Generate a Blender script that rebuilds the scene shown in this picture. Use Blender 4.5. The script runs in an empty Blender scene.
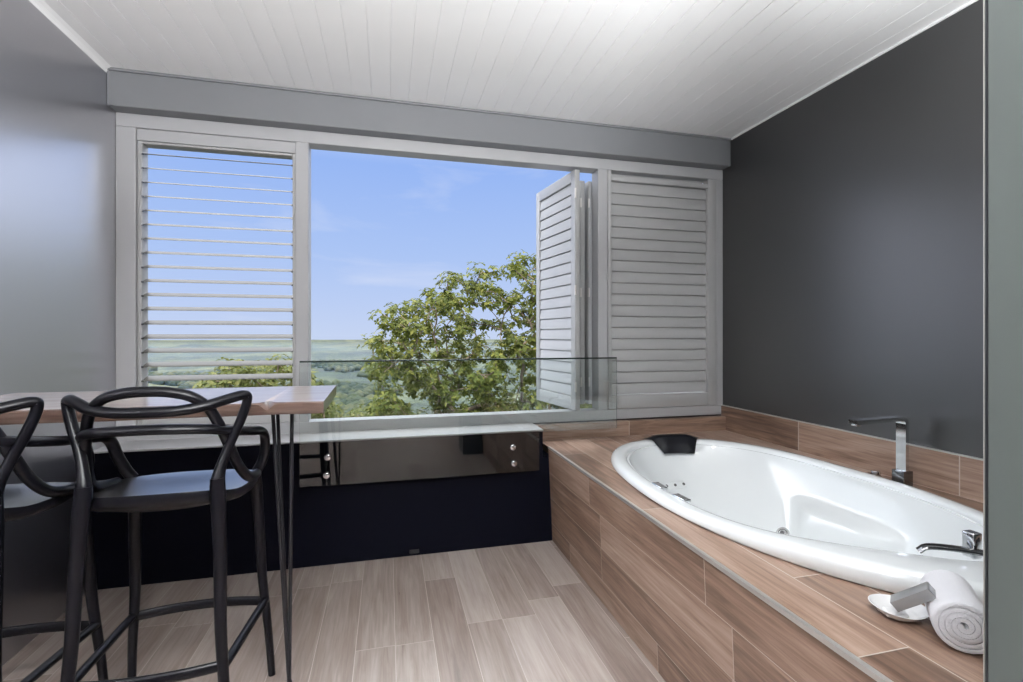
import bpy, bmesh, math, random
from mathutils import Vector, Matrix, noise
random.seed(11)
PI = math.pi
R = math.radians
SC = bpy.context.scene
COL = SC.collection

# ---------------------------------------------------------------- camera facts
F = 489.0; TH = R(14.2); CX = 511.5; HY = 335.0; EYE = 1.2
def ray(px, Y):                      # a point of the place on the plane Y=const
    a = math.atan((px - CX) / F) + TH
    return Y * math.tan(a)
def at(px, py, Y):
    X = ray(px, Y)
    zc = X * math.sin(TH) + Y * math.cos(TH)
    return Vector((X, Y, EYE - (py - HY) / F * zc))

# ---------------------------------------------------------------- helpers
def obj(name, bm, mat, parent=None, smooth=True, ang=35, loc=None):
    me = bpy.data.meshes.new(name)
    bmesh.ops.recalc_face_normals(bm, faces=bm.faces[:])
    bm.to_mesh(me); bm.free()
    if smooth:
        for p in me.polygons: p.use_smooth = True
        me.set_sharp_from_angle(angle=R(ang))
    for m in (mat if isinstance(mat, (list, tuple)) else [mat]):
        me.materials.append(m)
    o = bpy.data.objects.new(name, me)
    COL.objects.link(o)
    if parent is not None: o.parent = parent
    if loc is not None: o.location = loc
    return o
def thing(name, label, cat, loc=(0, 0, 0), rz=0, group=None):
    o = bpy.data.objects.new(name, None); COL.objects.link(o)
    o.empty_display_size = .05
    o.location = loc; o.rotation_euler = (0, 0, rz)
    o['label'] = label; o['category'] = cat
    if group: o['group'] = group
    return o
def tag(o, label, cat, group=None, kind=None):
    o['label'] = label; o['category'] = cat
    if group: o['group'] = group
    if kind: o['kind'] = kind
    return o
def struct(name, bm, mat, label=None, smooth=False):
    o = obj(name, bm, mat, None, smooth)
    o['kind'] = 'structure'
    if label: o['label'] = label
    return o
def box(bm, x0, x1, y0, y1, z0, z1, bev=0, seg=2, mi=0):
    r = bmesh.ops.create_cube(bm, size=1)
    vs = r['verts']
    for v in vs:
        v.co = Vector((x0 + (v.co.x + .5) * (x1 - x0), y0 + (v.co.y + .5) * (y1 - y0), z0 + (v.co.z + .5) * (z1 - z0)))
    fs = set(f for v in vs for f in v.link_faces)
    for f in fs: f.material_index = mi
    if bev:
        es = list(set(e for v in vs for e in v.link_edges))
        bmesh.ops.bevel(bm, geom=es, offset=bev, segments=seg, profile=.5, affect='EDGES', clamp_overlap=True)
    return vs
def nb(): return bmesh.new()
def catmull(pts, n=8, closed=False):
    P = [Vector(p) for p in pts]
    out = []
    N = len(P)
    rng = range(N) if closed else range(N - 1)
    for i in rng:
        if closed:
            a, b, c, d = P[(i - 1) % N], P[i], P[(i + 1) % N], P[(i + 2) % N]
        else:
            b, c = P[i], P[i + 1]
            a = P[i - 1] if i else b * 2 - c
            d = P[i + 2] if i + 2 < N else c * 2 - b
        for k in range(n):
            t = k / n
            out.append(.5 * ((2 * b) + (c - a) * t + (2 * a - 5 * b + 4 * c - d) * t * t + (3 * b - a - 3 * c + d) * t ** 3))
    if not closed: out.append(P[-1].copy())
    return out
def sweep(bm, pts, rad, up=None, seg=10, closed=False, caps=True):
    """tube through pts; rad(t)->(ra, rb): half sizes along side / up axes"""
    n = len(pts)
    rings = []
    prev = None
    for i, p in enumerate(pts):
        if closed: t = pts[(i + 1) % n] - pts[(i - 1) % n]
        else: t = pts[min(i + 1, n - 1)] - pts[max(i - 1, 0)]
        t.normalize()
        if up is not None:
            u = Vector(up)
        else:
            u = prev if prev is not None else (Vector((0, 0, 1)) if abs(t.z) < .9 else Vector((0, 1, 0)))
        s = t.cross(u)
        if s.length < 1e-4: s = t.cross(Vector((1, 0, 0)))
        s.normalize(); u = s.cross(t).normalized(); prev = u
        rr = rad(i / max(1, n - 1)) if callable(rad) else rad
        ra, rb = rr if isinstance(rr, tuple) else (rr, rr)
        rings.append([bm.verts.new(p + s * (ra * math.cos(2 * PI * k / seg)) + u * (rb * math.sin(2 * PI * k / seg))) for k in range(seg)])
    m = n if closed else n - 1
    for i in range(m):
        a, b = rings[i], rings[(i + 1) % n]
        for k in range(seg):
            bm.faces.new((a[k], a[(k + 1) % seg], b[(k + 1) % seg], b[k]))
    if caps and not closed:
        bm.faces.new(rings[0][::-1]); bm.faces.new(rings[-1])
def lathe(bm, prof, c=(0, 0, 0), seg=32, axis=None):
    """profile [(r,z)] around z; r=0 ends close"""
    M = Matrix.Translation(Vector(c))
    if axis is not None:
        M = M @ Vector((0, 0, 1)).rotation_difference(Vector(axis)).to_matrix().to_4x4()
    rings = []
    for r, z in prof:
        if r < 1e-6: rings.append([bm.verts.new(M @ Vector((0, 0, z)))])
        else: rings.append([bm.verts.new(M @ Vector((r * math.cos(2 * PI * k / seg), r * math.sin(2 * PI * k / seg), z))) for k in range(seg)])
    for a, b in zip(rings, rings[1:]):
        if len(a) == 1 and len(b) == 1: continue
        for k in range(seg):
            k2 = (k + 1) % seg
            if len(a) == 1: bm.faces.new((a[0], b[k2], b[k]))
            elif len(b) == 1: bm.faces.new((a[k], a[k2], b[0]))
            else: bm.faces.new((a[k], a[k2], b[k2], b[k]))
def extrude_profile(bm, prof, axis, a, b):
    """closed 2-D profile pushed along an axis ('X': prof=(y,z); 'Y': prof=(x,z); 'Z': prof=(x,y))"""
    def mk(p, t):
        if axis == 'X': return (t, p[0], p[1])
        if axis == 'Y': return (p[0], t, p[1])
        return (p[0], p[1], t)
    A = [bm.verts.new(mk(p, a)) for p in prof]; B = [bm.verts.new(mk(p, b)) for p in prof]
    n = len(prof)
    for i in range(n): bm.faces.new((A[i], A[(i + 1) % n], B[(i + 1) % n], B[i]))
    bm.faces.new(A[::-1]); bm.faces.new(B)
def sstep(a, b, x):
    t = max(0, min(1, (x - a) / (b - a))); return t * t * (3 - 2 * t)

# ---------------------------------------------------------------- materials
class NT:
    def __init__(s, name):
        s.m = bpy.data.materials.new(name); s.m.use_nodes = True
        s.t = s.m.node_tree; s.b = s.t.nodes['Principled BSDF']; s.out = s.t.nodes['Material Output']
    def n(s, ty, **kw):
        nd = s.t.nodes.new(ty)
        for k, v in kw.items(): setattr(nd, k, v)
        return nd
    def l(s, a, b): s.t.links.new(a, b)
    def val(s, sock, v):
        if hasattr(v, 'is_linked') or isinstance(v, bpy.types.NodeSocket): s.l(v, sock)
        else: sock.default_value = v
    def math(s, op, a, b=0.0, c=None):
        nd = s.n('ShaderNodeMath', operation=op)
        s.val(nd.inputs[0], a); s.val(nd.inputs[1], b)
        if c is not None: s.val(nd.inputs[2], c)
        return nd.outputs[0]
    def ramp(s, fac, stops, interp='LINEAR'):
        nd = s.n('ShaderNodeValToRGB'); nd.color_ramp.interpolation = interp
        el = nd.color_ramp.elements
        while len(el) < len(stops): el.new(.5)
        for e, (p, c) in zip(el, stops):
            e.position = p; e.color = (*c, 1) if len(c) == 3 else c
        s.l(fac, nd.inputs[0]); return nd.outputs[0]
    def noise(s, vec, scale, detail=3, rough=.5, dist=0):
        nd = s.n('ShaderNodeTexNoise'); nd.inputs['Scale'].default_value = scale
        nd.inputs['Detail'].default_value = detail; nd.inputs['Roughness'].default_value = rough
        nd.inputs['Distortion'].default_value = dist
        if vec is not None: s.l(vec, nd.inputs['Vector'])
        return nd.outputs['Fac']
    def mix(s, fac, a, b, blend='MIX'):
        nd = s.n('ShaderNodeMix', data_type='RGBA', blend_type=blend)
        s.val(nd.inputs[0], fac)
        for i, v in ((6, a), (7, b)):
            if isinstance(v, bpy.types.NodeSocket): s.l(v, nd.inputs[i])
            else: nd.inputs[i].default_value = (*v, 1)
        return nd.outputs[2]
    def pos(s): return s.n('ShaderNodeNewGeometry').outputs['Position']
    def objc(s): return s.n('ShaderNodeTexCoord').outputs['Object']
    def xyz(s, v):
        nd = s.n('ShaderNodeSeparateXYZ'); s.l(v, nd.inputs[0]); return nd.outputs
    def comb(s, x, y, z):
        nd = s.n('ShaderNodeCombineXYZ')
        for i, v in enumerate((x, y, z)): s.val(nd.inputs[i], v)
        return nd.outputs[0]
    def bump(s, h, strength=.2, dist=.01):
        nd = s.n('ShaderNodeBump'); nd.inputs['Strength'].default_value = strength; nd.inputs['Distance'].default_value = dist
        s.l(h, nd.inputs['Height']); s.l(nd.outputs[0], s.b.inputs['Normal']); return nd
    def set(s, **kw):
        names = dict(col='Base Color', rough='Roughness', metal='Metallic', ior='IOR', spec='Specular IOR Level', coat='Coat Weight', coatr='Coat Roughness', trans='Transmission Weight', sheen='Sheen Weight', sss='Subsurface Weight')
        for k, v in kw.items():
            sk = s.b.inputs[names[k]]
            if k == 'col' and not isinstance(v, bpy.types.NodeSocket): sk.default_value = (*v, 1)
            else: s.val(sk, v)
        return s

def plain(name, col, rough=.5, metal=0, bump=0, bscale=40, vary=.06, **kw):
    m = NT(name); p = m.objc()
    nz = m.noise(p, bscale * .15, 4)
    c = m.mix(nz, tuple(v * (1 - vary) for v in col), tuple(min(1, v * (1 + vary)) for v in col))
    m.set(col=c, rough=rough, metal=metal, **kw)
    if bump: m.bump(m.noise(p, bscale, 4), bump, .004)
    return m.m

def tile(name, row, length, w, off, L, tones, grout, rough=.38, seed=0.0, gw=.0022):
    """wood-look porcelain planks; row / length are the axes across and along the planks"""
    m = NT(name); X = m.xyz(m.pos()); ax = {'X': X[0], 'Y': X[1], 'Z': X[2]}
    r = m.math('DIVIDE', m.math('SUBTRACT', ax[row], off), w)
    ri = m.math('FLOOR', r); rf = m.math('FRACT', r)
    wn = m.n('ShaderNodeTexWhiteNoise', noise_dimensions='1D'); m.l(m.math('ADD', ri, seed + .37), wn.inputs['W'])
    l = m.math('ADD', m.math('DIVIDE', ax[length], L), m.math('MULTIPLY', wn.outputs['Value'], 3.0))
    li = m.math('FLOOR', l); lf = m.math('FRACT', l)
    w2 = m.n('ShaderNodeTexWhiteNoise', noise_dimensions='2D')
    m.l(m.comb(m.math('ADD', ri, .5), m.math('ADD', li, .5 + seed), 0.0), w2.inputs['Vector'])
    idv = w2.outputs['Value']
    gv = m.comb(m.math('MULTIPLY', ax[row], 42.0), m.math('MULTIPLY', ax[length], 2.6), m.math('MULTIPLY', idv, 37.0))
    g1 = m.noise(gv, 1.0, 6, .62, .9)
    gv2 = m.comb(m.math('MULTIPLY', ax[row], 9.0), m.math('MULTIPLY', ax[length], 1.3), m.math('MULTIPLY', idv, 91.0))
    g2 = m.noise(gv2, 1.0, 3, .5, 1.2)
    gv3 = m.comb(m.math('MULTIPLY', ax[row], 160.0), m.math('MULTIPLY', ax[length], 5.0), m.math('MULTIPLY', idv, 11.0))
    g3 = m.noise(gv3, 1.0, 2, .5, .2)
    f = m.math('ADD', m.math('ADD', m.math('MULTIPLY', g1, .62), m.math('MULTIPLY', g2, .40)), m.math('ADD', m.math('MULTIPLY', idv, .26), m.math('MULTIPLY', g3, .16)))
    f = m.math('SUBTRACT', f, .22)
    col = m.ramp(f, tones)
    def edge(fr, size):
        d = m.math('MULTIPLY', m.math('MINIMUM', fr, m.math('SUBTRACT', 1.0, fr)), size)
        return m.math('LESS_THAN', d, gw)
    gm = m.math('MAXIMUM', edge(rf, w), edge(lf, L))
    col = m.mix(gm, col, grout)
    m.set(col=col, rough=m.math('ADD', rough - .07, m.math('MULTIPLY', g1, .16)))
    h = m.math('ADD', m.math('MULTIPLY', g1, .25), m.math('MULTIPLY', m.math('SUBTRACT', 1.0, gm), 1.0))
    m.bump(h, .25, .0015)
    return m.m

WOOD = [(.22, (.072, .042, .028)), (.37, (.155, .096, .068)), (.49, (.255, .165, .121)), (.61, (.350, .245, .190)), (.78, (.46, .352, .290))]
FLOORT = [(.16, (.135, .100, .086)), (.37, (.215, .170, .150)), (.50, (.28, .232, .208)), (.63, (.345, .295, .27)), (.84, (.43, .38, .355))]
M = {}
M['floor'] = tile('floor planks', 'X', 'Y', .147, -.707, .86, FLOORT, (.42, .37, .335), .30, 2.0, .0012)
M['decktop'] = tile('surround planks top', 'X', 'Y', .1475, .905, .86, WOOD, (.50, .45, .40), .36, 5.0, .0014)
M['deckface'] = tile('surround planks face', 'Z', 'Y', .1475, .5475 - 4 * .1475, .86, WOOD, (.46, .39, .335), .42, 8.0, .0013)
M['upstandR'] = tile('upstand planks right', 'Z', 'Y', .40, .45, .80, WOOD, (.45, .38, .33), .45, 3.0)
M['upstandB'] = tile('upstand planks back', 'Z', 'X', .40, .45, .80, WOOD, (.45, .38, .33), .45, 4.0)

def wall_paint(name, col, rough, refl, tint=(.9, .9, .92), blot=.05):
    m = NT(name); p = m.pos()
    n1 = m.noise(p, 1.6, 4, .6); n2 = m.noise(p, 22, 4, .6)
    m.set(col=m.mix(n1, tuple(c * .9 for c in col), tuple(c * 1.12 for c in col)), rough=.6)
    gl = m.n('ShaderNodeBsdfGlossy'); gl.inputs['Color'].default_value = (*tint, 1)
    m.val(gl.inputs['Roughness'], m.math('ADD', rough - blot / 2, m.math('MULTIPLY', n1, blot)))
    lw = m.n('ShaderNodeLayerWeight'); lw.inputs['Blend'].default_value = .5
    f = m.math('ADD', refl, m.math('MULTIPLY', lw.outputs['Fresnel'], refl * .6))
    mx = m.n('ShaderNodeMixShader'); m.l(f, mx.inputs[0]); m.l(m.b.outputs[0], mx.inputs[1]); m.l(gl.outputs[0], mx.inputs[2])
    m.l(mx.outputs[0], m.out.inputs[0])
    return m.m
M['wall_l'] = wall_paint('charcoal blue satin paint', (.018, .0185, .030), .30, .50, (.97, .97, 1.0))
M['wall_r'] = wall_paint('charcoal satin paint', (.008, .008, .008), .33, .085)
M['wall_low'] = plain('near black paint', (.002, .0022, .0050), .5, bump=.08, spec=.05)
M['wall_back'] = plain('charcoal back wall paint', (.05, .05, .052), .6)
M['ceil'] = plain('white ceiling boards', (.84, .84, .84), .45, vary=.02)
M['beam'] = plain('pale grey beam paint', (.165, .17, .18), .5, vary=.03)
M['frame'] = plain('white window frame paint', (.38, .38, .39), .38, vary=.03)
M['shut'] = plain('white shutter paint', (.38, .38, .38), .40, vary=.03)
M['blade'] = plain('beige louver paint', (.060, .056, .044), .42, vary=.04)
M['jamb'] = plain('grey green door paint', (.060, .069, .066), .42, vary=.08)
M['chrome'] = plain('chrome', (.78, .79, .80), .08, 1.0, vary=.02)
M['chrome_dark'] = plain('dark chrome', (.22, .225, .23), .16, 1.0, vary=.02)
M['steel'] = plain('brushed aluminium trim', (.62, .60, .57), .33, .6, vary=.04)
M['acrylic'] = plain('white bath acrylic', (.82, .85, .86), .12, vary=.012, coat=.4, coatr=.05)
M['blackpad'] = plain('black bath pillow', (.012, .013, .018), .32, vary=.1)
M['jetgrey'] = plain('jet insert grey', (.10, .10, .105), .3)
M['stool'] = plain('black moulded plastic', (.003, .003, .0045), .28, spec=.17, vary=.1, bump=.015, bscale=300)
M['stoolseat'] = plain('black moulded seat', (.014, .014, .016), .30, vary=.1, coat=1.0, coatr=.22); M['stoolseat'].node_tree.nodes['Principled BSDF'].inputs['Coat IOR'].default_value = 2.4
M['blackmetal'] = plain('black steel rod', (.012, .012, .015), .30, .3)
M['towel'] = plain('white terry towel', (.86, .86, .90), .95, bump=.9, bscale=420, vary=.03, sheen=.3)
M['ceramic'] = plain('white glazed ceramic', (.80, .80, .80), .12, vary=.02)
M['silver'] = plain('silver grey carton', (.30, .305, .31), .36, .35, vary=.05)
M['paperwrap'] = plain('white soap wrapper', (.80, .80, .80), .45)
M['bark'] = plain('grey brown bark', (.16, .12, .085), .85, bump=.8, bscale=18, vary=.35)
M['blackplastic'] = plain('black vent plastic', (.006, .006, .006), .4)

def table_wood(name, g_):
    m = NT(name); X = m.xyz(m.pos())
    v = m.comb(m.math('MULTIPLY', X[0], 1.4), m.math('MULTIPLY', X[1], 13.0), m.math('MULTIPLY', X[2], 16.0))
    g = m.noise(v, 1.0, 6, .6, 1.6); g2 = m.noise(v, 4.5, 4, .6, .4)
    f = m.math('ADD', m.math('MULTIPLY', g, .75), m.math('MULTIPLY', g2, .25))
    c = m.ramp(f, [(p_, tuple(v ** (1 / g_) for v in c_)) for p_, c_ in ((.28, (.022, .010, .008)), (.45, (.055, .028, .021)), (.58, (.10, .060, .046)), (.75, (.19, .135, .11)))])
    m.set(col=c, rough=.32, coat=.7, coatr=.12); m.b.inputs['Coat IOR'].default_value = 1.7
    m.bump(g2, .04, .002)
    return m.m
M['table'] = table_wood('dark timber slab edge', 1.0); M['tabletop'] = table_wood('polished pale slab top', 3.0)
def glass():
    m = NT('toughened glass')
    m.set(col=(.93, .985, .96), rough=0.0, trans=1.0, ior=1.6)
    # thin-pane shadow: glass lets daylight through
    return m.m
M['glass'] = glass()
M['glassedge'] = plain('polished green glass edge', (.012, .022, .018), .18, vary=.02)
def leaf(name, a, b, c):
    m = NT(name)
    g = m.n('ShaderNodeNewGeometry')
    col = m.ramp(g.outputs['Random Per Island'], [(.0, a), (.5, b), (1.0, c)])
    m.set(col=col, rough=.6, spec=.25)
    tr = m.n('ShaderNodeBsdfTranslucent'); m.l(m.mix(.5, col, (.15, .17, .03)), tr.inputs[0])
    mx = m.n('ShaderNodeMixShader'); mx.inputs[0].default_value = .32
    m.l(m.b.outputs[0], mx.inputs[1]); m.l(tr.outputs[0], mx.inputs[2]); m.l(mx.outputs[0], m.out.inputs[0])
    return m.m
M['leaf'] = leaf('tree leaves', (.036, .052, .008), (.070, .088, .013), (.150, .150, .028))
M['leaf2'] = leaf('shrub leaves', (.050, .068, .016), (.095, .108, .028), (.165, .165, .055))
M['leaf3'] = leaf('valley woodland', (.010, .020, .008), (.022, .036, .012), (.070, .072, .026))
def land():
    m = NT('forested valley'); p = m.pos(); X = m.xyz(p)
    n1 = m.noise(p, .012, 6, .62); n2 = m.noise(p, .09, 4, .6); n3 = m.noise(p, .0035, 4, .55); n4 = m.noise(p, .0022, 5, .6)
    f = m.math('ADD', m.math('MULTIPLY', n1, .40), m.math('ADD', m.math('MULTIPLY', n2, .25), m.math('MULTIPLY', n4, .35)))
    c = m.ramp(f, [(.40, (.0015, .005, .003)), (.47, (.006, .014, .007)), (.53, (.022, .034, .013)), (.60, (.075, .082, .034))])
    clear = m.ramp(n3, [(.54, (0, 0, 0)), (.57, (1, 1, 1))])
    c = m.mix(m.math('MULTIPLY', clear, .8), c, (.045, .052, .020))
    town = m.ramp(m.noise(p, .02, 2, .5), [(.70, (0, 0, 0)), (.74, (1, 1, 1))])
    c = m.mix(m.math('MULTIPLY', town, .5), c, (.14, .14, .135))
    m.set(col=c, rough=.9)
    m.bump(n2, 1.0, 6.0)
    return m.m
M['land'] = land()
M['meadow'] = plain('meadow grass', (.052, .056, .020), .9, vary=.35, bscale=2)

# ---------------------------------------------------------------- room shell
XL, XR, YW, CE = -1.355, 2.255, 2.95, 2.53
YB = -2.6; YLOW = 2.71; LEDGE = .65; DZ = .55; DX = .905

bm = nb(); box(bm, XL - .1, XR + .1, YB - .1, YW + .1, -.12, 0); struct('floor', bm, M['floor'], 'wood-look plank tile floor running to the window')
bm = nb(); box(bm, XL - .12, XL, YB - .1, YW + .12, -.12, CE + .2); struct('wall_left', bm, M['wall_l'], 'dark satin wall on the left with window glare')
bm = nb(); box(bm, XR, XR + .12, YB - .1, YW + .12, -.12, CE + .2); struct('wall_right', bm, M['wall_r'], 'charcoal satin wall behind the bath')
bm = nb(); box(bm, XL, XR, YB - .12, YB, -.1, CE + .2); struct('wall_back', bm, M['wall_back'], 'pale wall behind the viewer')
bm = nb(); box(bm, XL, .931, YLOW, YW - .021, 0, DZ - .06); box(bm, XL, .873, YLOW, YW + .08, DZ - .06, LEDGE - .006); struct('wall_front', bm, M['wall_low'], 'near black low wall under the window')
bm = nb(); box(bm, DX - .03, XR, YW - .02, YW + .08, 0, LEDGE - .006); struct('wall_front_right', bm, M['wall_low'])
# ceiling: tongue and groove boards, the grooves cut into one mesh
bm = nb()
xs = []
P = .0985
k0 = math.floor((XL - .012) / P) - 1
prof = [(XL - .05, CE + .12), (XL - .05, CE)]
x = .012 + k0 * P
while x < XR + .05:
    if x > XL - .03 and x < XR + .03:
        prof += [(x - .0022, CE), (x - .001, CE + .004), (x + .001, CE + .004), (x + .0022, CE)]
    x += P
prof += [(XR + .05, CE), (XR + .05, CE + .12)]
extrude_profile(bm, prof, 'Y', YB - .1, YW + .1)
struct('ceiling', bm, M['ceil'], 'white grooved board ceiling')
bm = nb(); box(bm, XL - .3, XR + .3, YB - .3, YW + .35, CE + .14, CE + .26); struct('roof', bm, M['wall_back'])
# small cove along the ceiling edges
def cove(xa, sgn):
    b = nb(); s = .028
    pr = [(xa, CE), (xa + sgn * s, CE), (xa + sgn * s * .45, CE - s * .30), (xa + sgn * s * .15, CE - s * .62), (xa, CE - s)]
    extrude_profile(b, pr, 'Y', YB, YW - .1)
    return b
struct('trim_1', cove(XL, 1), M['ceil'], 'white cove between left wall and ceiling')
bm = nb(); box(bm, XR - .006, XR, YB, YW - .1, CE - .012, CE); struct('trim_2', bm, M['ceil'])
# boxed beam over the window
bm = nb(); box(bm, XL, XR, 2.85, YW + .1, 2.345, CE, .004); box(bm, XL, XR, 2.838, 2.85, CE - .014, CE - .001, .003)
struct('beam', bm, M['beam'], 'grey boxed beam across the top of the window')

# window frame: one joinery frame with mullion and post
ZO0, ZO1 = .715, 2.275
bm = nb(); y0, y1 = 2.93, 3.03
box(bm, XL, XR, y0, y1, ZO1, 2.345, .004)
box(bm, XL, XR, y0, y1, LEDGE, ZO0, .004)
box(bm, XL, -1.265, y0, y1, ZO0, ZO1, .004)
box(bm, -.4986, -.4295, y0, y1, ZO0, ZO1, .004)
box(bm, 1.318, 1.385, y0 - .004, y1, ZO0, ZO1, .004)
box(bm, 2.205, XR, y0, y1, ZO0, ZO1, .004)
box(bm, -1.265, -.4986, y0 + .012, y1 - .01, 2.214, ZO1, .003)
struct('window_1', bm, M['frame'], 'white joinery frame of the wide window')
bm = nb(); box(bm, XL, .873, YLOW - .012, y0 + .01, LEDGE - .006, LEDGE + .004, .003)
struct('trim_3', bm, M['frame'], 'white window ledge on the low wall')

# ---------------------------------------------------------------- shutters
def blades(bm, x0, x1, zs, chord, thick, ang, yc, tf=None):
    n = 12
    for z in zs:
        prof = []
        for k in range(n):
            a = 2 * PI * k / n
            u, v = chord / 2 * math.cos(a), thick / 2 * math.sin(a)
            v *= 1 - .35 * abs(math.cos(a))
            prof.append((yc + u * math.cos(ang) - v * math.sin(ang), z + u * math.sin(ang) + v * math.cos(ang)))
        extrude_profile(bm, prof, 'X', x0, x1)
def lapped(bm, x0, x1, za, zb, n, yf, sg):
    """shut blades: boards that lap over one another with a narrow recess between; yf = front plane, sg = +1 when the back lies at +y"""
    p = (zb - za) / n
    for i in range(n):
        c = za + p * (i + .5); lo, hi = c - p / 2, c + p / 2
        pr = [(-.003, lo + .004), (-.001, lo + .0015), (.010, lo + .0015), (.010, lo + .007), (.018, lo + .007), (.018, hi + .005), (.012, hi + .005), (.012, hi - .0035), (.004, hi - .0035), (.002, hi - .006)]
        extrude_profile(bm, [(yf + sg * a_, b_) for a_, b_ in pr], 'X', x0, x1)
PITCH = .0742
# left: fixed louvre with open blades
t = thing('louver_shutter', 'white louver shutter with open level blades left of the window opening', 'shutter', (-.874, 2.97, ZO0))
def loc(o_bm, t):  # world-built mesh -> local to its thing
    bmesh.ops.transform(o_bm, matrix=(Matrix.Translation(t.location) @ Matrix.Rotation(t.rotation_euler[2], 4, 'Z')).inverted(), verts=o_bm.verts[:])
    return o_bm
def part(name, bmx, mat, t, **kw): return obj(name, loc(bmx, t), mat, t, **kw)
bm = nb()
for xa, xb in ((-1.264, -1.243), (-.516, -.4996)):
    box(bm, xa, xb, 2.945, 3.015, ZO0 + .001, 2.212, .003)
box(bm, -1.243, -.516, 2.945, 3.015, 2.200, 2.212, .003)
box(bm, -1.243, -.516, 2.945, 3.015, ZO0 + .001, ZO0 + .05, .003)
part('shutter_frame', bm, M['shut'], t)
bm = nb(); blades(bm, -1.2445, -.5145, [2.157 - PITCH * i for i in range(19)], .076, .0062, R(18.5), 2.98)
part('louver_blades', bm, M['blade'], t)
for i in range(19):
    z = 2.157 - PITCH * i
    for xx in (-1.242, -.517):
        bm = nb(); lathe(bm, [(0, -.004), (.005, -.004), (.005, .004), (0, .004)], (xx, 2.947, z - .011), 10, (1, 0, 0))
        part('pivot_pin', bm, M['chrome_dark'], t)

# right: closed shutter
t = thing('louver_shutter', 'closed white louver shutter with shut blades right of the folded leaves', 'shutter', (1.795, 2.96, ZO0))
bm = nb()
box(bm, 1.388, 1.412, 2.925, 2.985, ZO0 + .002, 2.273, .003)
box(bm, 2.135, 2.203, 2.925, 2.985, ZO0 + .002, 2.273, .004)
box(bm, 1.412, 2.135, 2.925, 2.985, 2.208, 2.238, .003)
box(bm, 1.412, 2.135, 2.990, 3.000, 2.236, 2.273)
box(bm, 1.412, 2.135, 2.925, 2.985, ZO0 + .002, .806, .004)
part('shutter_frame', bm, M['shut'], t)
bm = nb(); lapped(bm, 1.413, 2.134, .808, 2.206, 19, 2.950, 1)
part('louver_blades', bm, M['shut'], t)

# bifold leaves folded outwards at the right of the opening
def leaf_shutter(label, near, far, z0, z1, th=.034):
    d = Vector((far[0] - near[0], far[1] - near[1], 0)); L = d.length
    t = thing('shutter_leaf', label, 'shutter', (near[0], near[1], z0), math.atan2(d.y, d.x), 'bifold shutter leaves folded outside')
    h = z1 - z0; st = .055
    b = nb()
    box(b, 0, st, -th / 2, th / 2, 0, h, .003); box(b, L - st, L, -th / 2, th / 2, 0, h, .003)
    box(b, st, L - st, -th / 2, th / 2, h - .07, h, .003); box(b, st, L - st, -th / 2, th / 2, 0, .085, .003)
    obj('shutter_frame', b, M['shut'], t)
    b = nb(); n = 19; p = (h - .155) / n
    lapped(b, st - .001, L - st + .001, .086, h - .071, n, .009, -1)
    obj('louver_blades', b, M['shut'], t)
    for zz in (.15, h / 2, h - .15):
        b = nb(); lathe(b, [(0, -.03), (.007, -.03), (.007, .03), (0, .03)], (-.004, th / 2, zz), 10)
        obj('hinge', b, M['steel'], t)
    return t
leaf_shutter('open white shutter leaf swung out over the view, front of the folded stack', (1.163, 2.895), (1.082, 3.469), .722, 2.246)
leaf_shutter('middle leaf of the folded shutter stack, only its shaded edge showing', (1.268, 3.065), (1.185, 3.64), .735, 2.236)
leaf_shutter('last leaf of the folded shutter stack, against the white post', (1.326, 3.065), (1.262, 3.64), .735, 2.236)

# ---------------------------------------------------------------- glass balustrade
YG = 2.66
t = thing('glass_balustrade', 'frameless clear glass balustrade fixed to the low wall below the window', 'balustrade', (.2, YG, .43))
bm = nb()
outl = [(-.432, .43), (.835, .43), (.835, LEDGE), (1.316, LEDGE), (1.316, 1.060), (-.432, 1.060)]
extrude_profile(bm, [(a, b) for a, b in outl], 'Y', YG - .005, YG + .005) if False else None
A = [bm.verts.new((a, YG - .005, b)) for a, b in outl]; B = [bm.verts.new((a, YG + .005, b)) for a, b in outl]
for i in range(6): bm.faces.new((A[i], A[(i + 1) % 6], B[(i + 1) % 6], B[i]))
bm.faces.new(A[::-1]); bm.faces.new(B)
part('glass_pane', bm, M['glass'], t, smooth=False)
bm = nb(); box(bm, -.432, 1.316, YG - .0052, YG + .0052, 1.0602, 1.0690, .001); part('polished_edge', bm, M['glassedge'], t)
for xx, zz in ((-.298, .575), (-.303, .483), (.680, .571), (.686, .480)):
    b = nb(); lathe(b, [(0, 0), (.0135, 0), (.0155, .003), (.0155, .007), (.012, .009), (0, .0095)], (xx, YG - .0055, zz), 24, (0, -1, 0))
    lathe(b, [(0, 0), (.012, 0), (.012, .046), (0, .046)], (xx, YG + .0055, zz), 20, (0, 1, 0))
    part('standoff', b, M['chrome'], t)

bm = nb(); box(bm, .115, .165, YLOW - .008, YLOW - .0005, .012, .034, .003)
for i in range(4): box(bm, .121, .159, YLOW - .010, YLOW - .007, .0155 + i * .0045, .0175 + i * .0045)
tag(obj('drain_vent', bm, M['blackplastic']), 'small black vent at the foot of the low wall', 'vent')

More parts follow.
